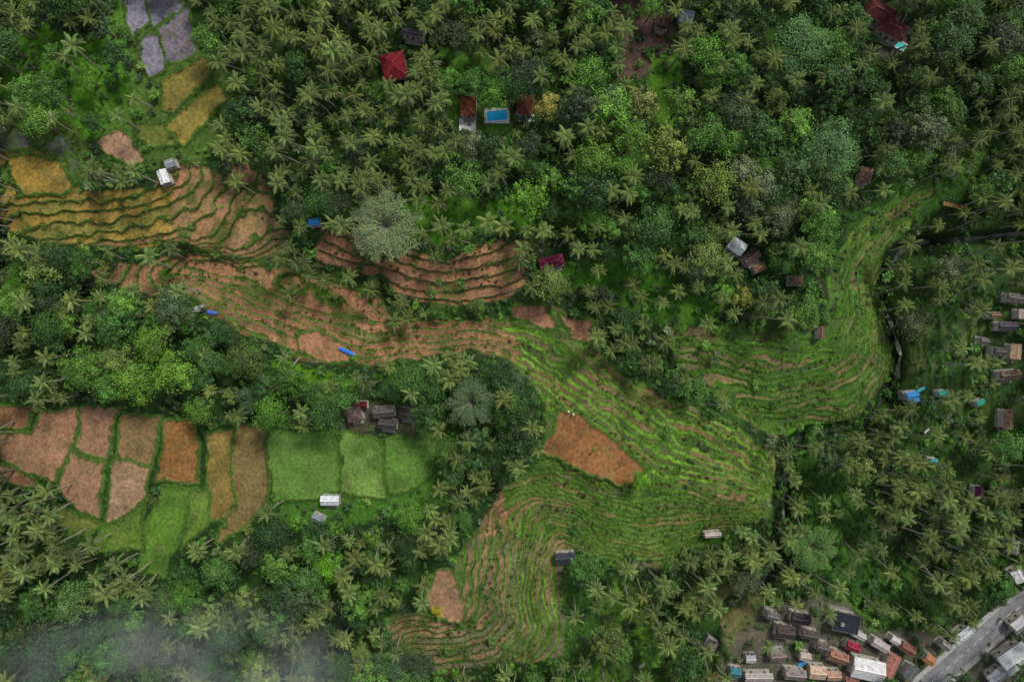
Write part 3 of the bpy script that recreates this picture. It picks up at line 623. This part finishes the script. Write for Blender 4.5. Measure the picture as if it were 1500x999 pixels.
t=sdall(a,b_,tpoly,20); f=sdall(a,b_,fpoly,20); c=sdall(a,b_,clears,20); vl=sdall(a,b_,village,20); dB=np.min(np.hypot(a[:,None]-bu,b_[:,None]-bv)-brd,1); dr=polyline_d(a,b_,ROAD)
sp_=sdall(a,b_,SPARSE,20); ds=polyline_d(a,b_,STREAM)
dens=np.full(len(a),.68); dens=np.where(c<0,.36,dens); dens=np.where(vl<0,.38,dens); dens=np.where(sp_<0,.42,dens)
cl=fbm(a,b_,45,444)
dens=np.where(t<0,.13*sstep(.5,.7,cl)+.008,dens); dens=np.where(ds<9,.8,dens)
ok=(f>5)&(dB>5)&(dr>15)&(rng.random(len(a))<dens)&~((ds<8)&(a>1300)&(b_<380)); a=a[ok];b_=b_[ok];t=t[ok]
cols=treecol(len(a))*1.05; cols[t<3]=cols[t<3]*1.15
emit('jungle_undergrowth',SHR,a,b_,cols,.5,1.25,[.28,.25,.27,.05,.15])
nsh=len(a)
# grass on bunds and risers
jj,ii_=np.nonzero((rng.random(RM.shape)<RM*.085)&(np.abs(GX)<163)&(np.abs(GY)<112))
P=np.stack([GX[jj,ii_],GY[jj,ii_],Z[jj,ii_]],-1); n=len(P); s=rng.uniform(.6,1.35,n)
cc=np.clip(C[jj,ii_],.02,.4); gcl=np.array([.085,.18,.02])*(.45+.9*rng.random((n,1))); cc=cc*.35+gcl*.65
instancer('bund_grass',TUF,P,rng.integers(0,2,n),np.stack([np.zeros(n),np.zeros(n),rng.random(n)*6.28],-1),np.stack([s,s,s],-1),cc)
pa2=[];pb2=[]
for lv,pl in G:
    for (ax,ay),(bx,by) in zip(pl[:-1],pl[1:]):
        L_=math.dist((ax,ay),(bx,by))
        if L_>90: continue
        for k in range(int(L_/11)):
            t_=(k+.5)*11/L_; pa2.append(ax+(bx-ax)*t_+rng.normal()*1.8); pb2.append(ay+(by-ay)*t_+rng.normal()*2.2+3)
pa2=np.array(pa2);pb2=np.array(pb2); inn=(sdall(pa2,pb2,tpoly[1:4])<-4)&(sdall(pa2,pb2,fpoly)>3)&(fbm(pa2,pb2,60,460)>.47)
pa2=pa2[inn];pb2=pb2[inn]
emit('harvested_straw_piles',[SHR[2],SHR[0]],pa2,pb2,np.array([[.06,.036,.02]])*(.5+.9*rng.random((len(pa2),1))),.4,.8)

# ---------------------------------------------------------------- buildings
_mc={}
def cmat(name,col,**k):
    key=(name,tuple(col))
    if key not in _mc: _mc[key]=plain(name,col,**k)
    return _mc[key]
def mobj(name,V,F,mat,parent=None,mi=None):
    me=bpy.data.meshes.new(name); me.from_pydata([tuple(p) for p in V],[],F); me.update()
    me.materials.append(mat)
    o=bpy.data.objects.new(name,me); sc.collection.objects.link(o)
    if parent: o.parent=parent
    return o
def box(x0,x1,y0,y1,z0,z1):
    return [(x0,y0,z0),(x1,y0,z0),(x1,y1,z0),(x0,y1,z0),(x0,y0,z1),(x1,y0,z1),(x1,y1,z1),(x0,y1,z1)],[(0,3,2,1),(4,5,6,7),(0,1,5,4),(1,2,6,5),(2,3,7,6),(3,0,4,7)]
def multi(boxes):
    V=[];F=[]
    for b_ in boxes:
        v_,f_=box(*b_); n=len(V); V+=v_; F+=[tuple(i+n for i in q_) for q_ in f_]
    return V,F
def house(name,pu,pv,w,d,rot,rc,kind,h):
    w*=S;d*=S
    e=bpy.data.objects.new(name,None); sc.collection.objects.link(e)
    x,y,z=place(pu,pv,h); 
    zs=[ground_z(x+i,y+j) for i in(-2,0,2) for j in(-2,0,2)]; z=max(zs)
    e.location=(x,y,z); e.rotation_euler=(0,0,-math.radians(rot))
    sw=w/2*.88; sd_=d/2*.86; wall=cmat('plaster_wall',(.5,.45,.38))
    mobj('plinth',*box(-sw-.3,sw+.3,-sd_-.3,sd_+.3,-3,.15),cmat('concrete',(.28,.27,.25)),e)
    mobj('walls',*box(-sw,sw,-sd_,sd_,.15,h),wall,e)
    dark=cmat('window_glass',(.03,.035,.04),rough=.2); wood=cmat('door_wood',(.12,.07,.04))
    bx=[]
    for sx in(-.55,.55):
        for sg in(-1,1): bx.append((sx*sw-.3,sx*sw+.3,sg*(sd_+.015)-.02,sg*(sd_+.015)+.02,1.,min(2.1,h-.3)))
    mobj('windows',*multi(bx),dark,e)
    mobj('door',*box(-.4*min(1,sw*.5),.4*min(1,sw*.5),-sd_-.045,-sd_-.002,.15,min(2.15,h-.15)),wood,e)
    metal=max(rc)>.4 or rc[2]>rc[0]
    roof=cmat('metal_sheet_roof' if metal else 'clay_tile_roof',rc,rough=.5 if metal else .85,bump=3.0 if metal else 5.,nscale=1.3,amt=.35 if metal else .5)
    hw,hd=w/2,d/2; rise=min(w,d)*(.22 if metal else .33)
    if kind=='flat':
        mobj('roof',*box(-hw,hw,-hd,hd,h,h+.18),roof,e)
        mobj('parapet',*multi([(-hw-.15,hw+.15,-hd-.15,-hd-.004,h-.1,h+.55),(-hw-.15,hw+.15,hd+.004,hd+.15,h-.1,h+.55),(-hw-.15,-hw-.004,-hd,hd,h-.1,h+.55),(hw+.004,hw+.15,-hd,hd,h-.1,h+.55)]),cmat('dark_concrete',(.10,.10,.10)),e)
        mobj('water_tank',*box(-hw*.5,-hw*.5+1,-hd*.4,-hd*.4+1,h+.18,h+1.2),cmat('tank',(.2,.2,.2)),e)
        return e
    if w>=d: r0,r1=((-hw+(hd if kind=='hip' else 0),0),(hw-(hd if kind=='hip' else 0),0))
    else: r0,r1=((0,-hd+(hw if kind=='hip' else 0)),(0,hd-(hw if kind=='hip' else 0)))
    zt=h+rise; V=[(-hw,-hd,h-.1),(hw,-hd,h-.1),(hw,hd,h-.1),(-hw,hd,h-.1),(r0[0],r0[1],zt),(r1[0],r1[1],zt)]
    if w>=d: F=[(0,1,5,4),(2,3,4,5),(1,2,5),(3,0,4),(0,3,2,1)]
    else: F=[(0,1,4),(1,2,5,4),(2,3,5),(3,0,4,5),(0,3,2,1)]
    mobj('roof',V,F,roof,e)
    cap=cmat('ridge_cap',tuple(min(1,c_*1.35+.02) for c_ in rc))
    mb=MB(); mb.tube([(r0[0],r0[1],zt+.03),(r1[0],r1[1],zt+.03)] if math.dist(r0,r1)>.05 else [(0,0,zt-.1),(0.01,0,zt+.25)],[.12,.12],0,6)
    if kind=='hip':
        cs=[(V[0],V[4]),(V[3] if w>=d else V[1],V[4]),(V[1] if w>=d else V[3],V[5]),(V[2],V[5])]
        for p0,p1 in cs: mb.tube([p0,p1],[.08,.09],0,5)
    me_=mb.build('ridge',[cap]); ro=bpy.data.objects.new('ridge',me_); sc.collection.objects.link(ro); ro.parent=e
    if w*d>14:
        mobj('terrace_deck',*box(-sw*.8,sw*.8,-sd_-1.4,-sd_-.31,-2,.1),cmat('paving',(.25,.23,.2)),e)
    return e
for b_ in B: house(*b_)
for (pu,pv,w_,d_) in [(685,183,24,18),(771,174,22,10),(728,170,36,22)]:
    x,y,z=place(pu,pv,0); zz=max(ground_z(x+i,y+j) for i in(-1.5,0,1.5) for j in(-1.5,0,1.5))
    o=mobj('paved_terrace',*box(-w_*.1,w_*.1,-d_*.1,d_*.1,-2,.12),cmat('white_paving',(.6,.6,.58)),None); o.location=(x,y,zz)
for pu,pv,w_,d_,rt in POOLS:
    e=bpy.data.objects.new('swimming_pool',None); sc.collection.objects.link(e); x,y,z=place(pu,pv,.4); zz=max(ground_z(x+i,y+j) for i in(-1.5,0,1.5) for j in(-1.5,0,1.5))
    e.location=(x,y,zz+.2); e.rotation_euler=(0,0,-math.radians(rt)); a_=w_*.1; c_=d_*.1
    mobj('coping',*multi([(-a_-.4,a_+.4,-c_-.4,-c_,-1,.25),(-a_-.4,a_+.4,c_,c_+.4,-1,.25),(-a_-.4,-a_,-c_,c_,-1,.249),(a_,a_+.4,-c_,c_,-1,.249)]),cmat('white_paving',(.6,.6,.58)),e)
    wm,nt_,pbs=newmat('pool_water'); pbs.inputs['Base Color'].default_value=(.02,.42,.75,1) if pu<1000 else (.03,.55,.55,1); pbs.inputs['Roughness'].default_value=.15
    n_=nt_.nodes.new('ShaderNodeTexNoise'); n_.inputs['Scale'].default_value=3; bb=nt_.nodes.new('ShaderNodeBump'); bb.inputs['Strength'].default_value=.2; nt_.links.new(n_.outputs['Fac'],bb.inputs['Height']); nt_.links.new(bb.outputs[0],pbs.inputs['Normal'])
    mobj('water',*box(-a_+.002,a_-.002,-c_+.002,c_-.002,-1,.14),wm,e)
def tarp(name,pu,pv,w_,d_,rt,col):
    n=9; r=np.random.default_rng(int(pu)); V=[];F=[]
    x,y,z=place(pu,pv,.5); zz=max(ground_z(x+i,y+j) for i in(-1,0,1) for j in(-1,0,1))
    for j in range(n):
        for i in range(n):
            a_=i/(n-1)-.5; c_=j/(n-1)-.5; V.append((a_*w_*S,c_*d_*S*(1-1.2*a_*a_)+math.sin(a_*3)*.5,.45-.5*abs(c_)+.12*r.random()))
    for j in range(n-1):
        for i in range(n-1): F.append((j*n+i,j*n+i+1,(j+1)*n+i+1,(j+1)*n+i))
    o=mobj(name,V,F,cmat('tarp',col,rough=.4),None); o.location=(x,y,zz); o.rotation_euler=(0,0,-math.radians(rt))
for a_ in[('blue_tarpaulin',508,515,24,6,38,(.03,.17,.6)),('blue_tarpaulin',311,458,14,6,35,(.05,.15,.5)),('grey_tarpaulin',292,452,14,10,20,(.3,.3,.33)),('blue_tarpaulin',845,270,8,6,0,(.03,.2,.3)),('blue_tarpaulin',1338,585,16,8,20,(.10,.28,.55)),('yellow_tarpaulin',1384,620,10,6,-40,(.6,.5,.02)),('white_tarpaulin',1355,630,8,5,0,(.6,.6,.62)),('blue_tarpaulin',1175,972,12,8,0,(.05,.25,.5)),('red_tarpaulin',1050,990,9,6,0,(.5,.08,.05)),('white_tarpaulin',940,975,10,5,0,(.55,.55,.5)),('white_tarpaulin',1372,640,6,4,0,(.6,.6,.6)),('teal_tarpaulin',1345,570,10,6,10,(.05,.35,.4))]: tarp(*a_)
x,y,z=place(1400,303,2); e=bpy.data.objects.new('wooden_footbridge',None); sc.collection.objects.link(e); e.location=(x,y,z+2.2); e.rotation_euler=(0,0,math.radians(-14))
wd=cmat('weathered_wood',(.34,.2,.08))
mobj('deck',*multi([(-3.8+i*.3,-3.8+i*.3+.26,-.5,.5,0,.06) for i in range(26)]),wd,e)
mobj('beams',*multi([(-4,4,-.45,-.3,-.2,-.004),(-4,4,.3,.45,-.2,-.004)]),wd,e)
mobj('rails',*multi([(-4,4,-.55,-.5,.85,.92),(-4,4,.5,.55,.85,.92)]+[(-4+i*1.,-3.93+i*1.,s_*.525-.025,s_*.525+.025,-.8,.849) for i in range(9) for s_ in(-1,1)]),wd,e)
pl=[Vector(((p[0]-750)*S,(499.5-p[1])*S)) for p in ROAD]
dn=[]
for p,q_ in zip(pl[:-1],pl[1:]):
    for k in range(8): dn.append(p.lerp(q_,k/8))
dn.append(pl[-1])
def ribbon(name,off0,off1,dz,mat,dash=None,parent=None,thick=0):
    V=[];F=[]
    for i,p in enumerate(dn):
        d=(dn[min(i+1,len(dn)-1)]-dn[max(i-1,0)]).normalized(); nrm_=Vector((-d.y,d.x))
        for o_ in(off0,off1): V.append((p.x+nrm_.x*o_,p.y+nrm_.y*o_,.95+dz))
    n=len(V)
    for i in range(len(dn)-1):
        if dash and i%dash: continue
        F.append((2*i,2*i+1,2*i+3,2*i+2)) 
    if thick:
        V+=[(a_[0],a_[1],a_[2]-thick) for a_ in V[:n]]
        for i in range(len(dn)-1):
            for k in(0,1): F.append((2*i+k,2*i+2+k,n+2*i+2+k,n+2*i+k))
    return mobj(name,V,F,mat,parent)
ribbon('asphalt_road',-2.9,2.9,0,plain('asphalt',(.19,.19,.20),nscale=.5,amt=.3),thick=.3)
ribbon('road_marking',-.06,.06,.006,plain('white_paint',(.7,.7,.68)),dash=2)
kc=plain('kerb_concrete',(.35,.34,.32))
ribbon('kerb',2.902,3.15,.13,kc,thick=.4); ribbon('kerb',-3.15,-2.902,.13,kc,thick=.4)
pc=plain('pavement_slabs',(.33,.32,.31)); ribbon('pavement',3.152,4.3,.12,pc,thick=.4); ribbon('pavement',-4.3,-3.152,.12,pc,thick=.4)
V=[];sp=[]
for p,q_ in zip(STREAM[:-1],STREAM[1:]):
    for k in range(4): sp.append((p[0]+(q_[0]-p[0])*k/4,p[1]+(q_[1]-p[1])*k/4))
for i,p in enumerate(sp):
    x,y,z=place(p[0],p[1]); q_=sp[min(i+1,len(sp)-1)]; p0=sp[max(i-1,0)]; d=Vector((q_[0]-p0[0],-(q_[1]-p0[1]))).normalized()
    w_=.5+.25*math.sin(i*1.7)+(.25 if 1300<p[0]<1370 and p[1]<380 else 0)
    V+= [(x-d.y*w_,y+d.x*w_,z+.12),(x+d.y*w_,y-d.x*w_,z+.12)]
F=[(2*i,2*i+1,2*i+3,2*i+2) for i in range(len(sp)-1)]
mobj('stream',V,F,plain('stream_water',(.06,.07,.055),rough=.25,nscale=.4,amt=.6))
def farmer(pu,pv,col,rot):
    e=bpy.data.objects.new('farmer',None); sc.collection.objects.link(e); x,y,z=place(pu,pv,1.7); e.location=(x,y,z); e.rotation_euler=(0,0,rot)
    J=[(0,0,.95),(0,0,1.2),(0,0,1.42),(0,0,1.5),(0,0,1.62),(.2,0,1.4),(.3,.02,1.12),(.32,.15,.9),(-.2,0,1.4),(-.3,.02,1.12),(-.3,.18,.92),(.1,0,.9),(.12,.05,.5),(.13,-.02,.05),(-.1,0,.9),(-.12,.08,.5),(-.13,.1,.05)]
    E=[(0,1),(1,2),(2,3),(3,4),(2,5),(5,6),(6,7),(2,8),(8,9),(9,10),(0,11),(11,12),(12,13),(0,14),(14,15),(15,16)]
    R_=[.15,.14,.14,.06,.11,.07,.05,.035,.07,.05,.035,.1,.07,.05,.1,.07,.05]
    me=bpy.data.meshes.new('body'); me.from_pydata(J,E,[]); me.materials.append(cmat('clothes',col)); o=bpy.data.objects.new('body',me); sc.collection.objects.link(o); o.parent=e
    o.modifiers.new('s','SKIN')
    for i,sv_ in enumerate(me.skin_vertices[0].data): sv_.radius=(R_[i],R_[i]); sv_.use_root=(i==0)
    o.modifiers.new('ss','SUBSURF').levels=1
    mb=MB(); mb.tube([(0,0,1.66),(0,0,1.72),(0,0,1.83)],[.32,.22,.02],0,12); h_=bpy.data.objects.new('straw_hat',mb.build('straw_hat',[cmat('straw',(.6,.5,.3))])); sc.collection.objects.link(h_); h_.parent=e
farmer(833,603,(.6,.6,.62),.4); farmer(840,607,(.5,.48,.4),2.)

# ---------------------------------------------------------------- low mist over the lower-left forest
mm=bpy.data.materials.new('mist'); mm.use_nodes=True; nt=mm.node_tree; nt.nodes.clear()
out=nt.nodes.new('ShaderNodeOutputMaterial'); vs=nt.nodes.new('ShaderNodeVolumeScatter'); vs.inputs['Color'].default_value=(.85,.93,1,1)
tc=nt.nodes.new('ShaderNodeTexCoord'); nn=nt.nodes.new('ShaderNodeTexNoise'); nn.inputs['Scale'].default_value=.055; nn.inputs['Detail'].default_value=4
nt.links.new(tc.outputs['Object'],nn.inputs['Vector'])
r1=nt.nodes.new('ShaderNodeMapRange'); r1.inputs['From Min'].default_value=.42; r1.inputs['From Max'].default_value=.72; r1.inputs['To Max'].default_value=.034; nt.links.new(nn.outputs['Fac'],r1.inputs['Value'])
gr=nt.nodes.new('ShaderNodeTexGradient'); gr.gradient_type='SPHERICAL'
mp=nt.nodes.new('ShaderNodeMapping'); mp.inputs['Scale'].default_value=(1/60,1/22,1/50); nt.links.new(tc.outputs['Object'],mp.inputs['Vector']); nt.links.new(mp.outputs[0],gr.inputs['Vector'])
mu=nt.nodes.new('ShaderNodeMath'); mu.operation='MULTIPLY'; nt.links.new(r1.outputs[0],mu.inputs[0]); nt.links.new(gr.outputs['Fac'],mu.inputs[1]); nt.links.new(mu.outputs[0],vs.inputs['Density'])
nt.links.new(vs.outputs[0],out.inputs['Volume'])
o=mobj('mist',*box(-60,60,-22,22,-8,8),mm); o.location=(-80,-85,29)

# ---------------------------------------------------------------- light & camera
el=math.radians(54); az=math.radians(35)
sun=bpy.data.lights.new('sun','SUN'); sun.energy=3.0; sun.angle=math.radians(12); sun.color=(1,.96,.87)
so=bpy.data.objects.new('sun',sun); sc.collection.objects.link(so)
dirv=Vector((math.cos(el)*math.sin(az),math.cos(el)*math.cos(az),math.sin(el)))
so.rotation_euler=dirv.to_track_quat('Z','Y').to_euler(); so.location=dirv*100
W=bpy.data.worlds.new('World'); sc.world=W; W.use_nodes=True; nt=W.node_tree; bg=nt.nodes['Background']
sk=nt.nodes.new('ShaderNodeTexSky'); sk.sky_type='NISHITA'; sk.sun_disc=False; sk.sun_elevation=el; sk.sun_rotation=az
hs=nt.nodes.new('ShaderNodeHueSaturation'); hs.inputs['Saturation'].default_value=.4
nt.links.new(sk.outputs[0],hs.inputs['Color']); nt.links.new(hs.outputs[0],bg.inputs['Color']); bg.inputs['Strength'].default_value=.145
cam=bpy.data.cameras.new('camera'); cam.sensor_width=36; cam.lens=36*H/(1500*S); cam.clip_end=3000; cam.clip_start=1
co=bpy.data.objects.new('camera',cam); sc.collection.objects.link(co); co.location=(0,0,H); sc.camera=co
print('trees',len(ta),'palms',len(pa),'shrubs',nsh,'tufts',n,'total',time.time()-T0)
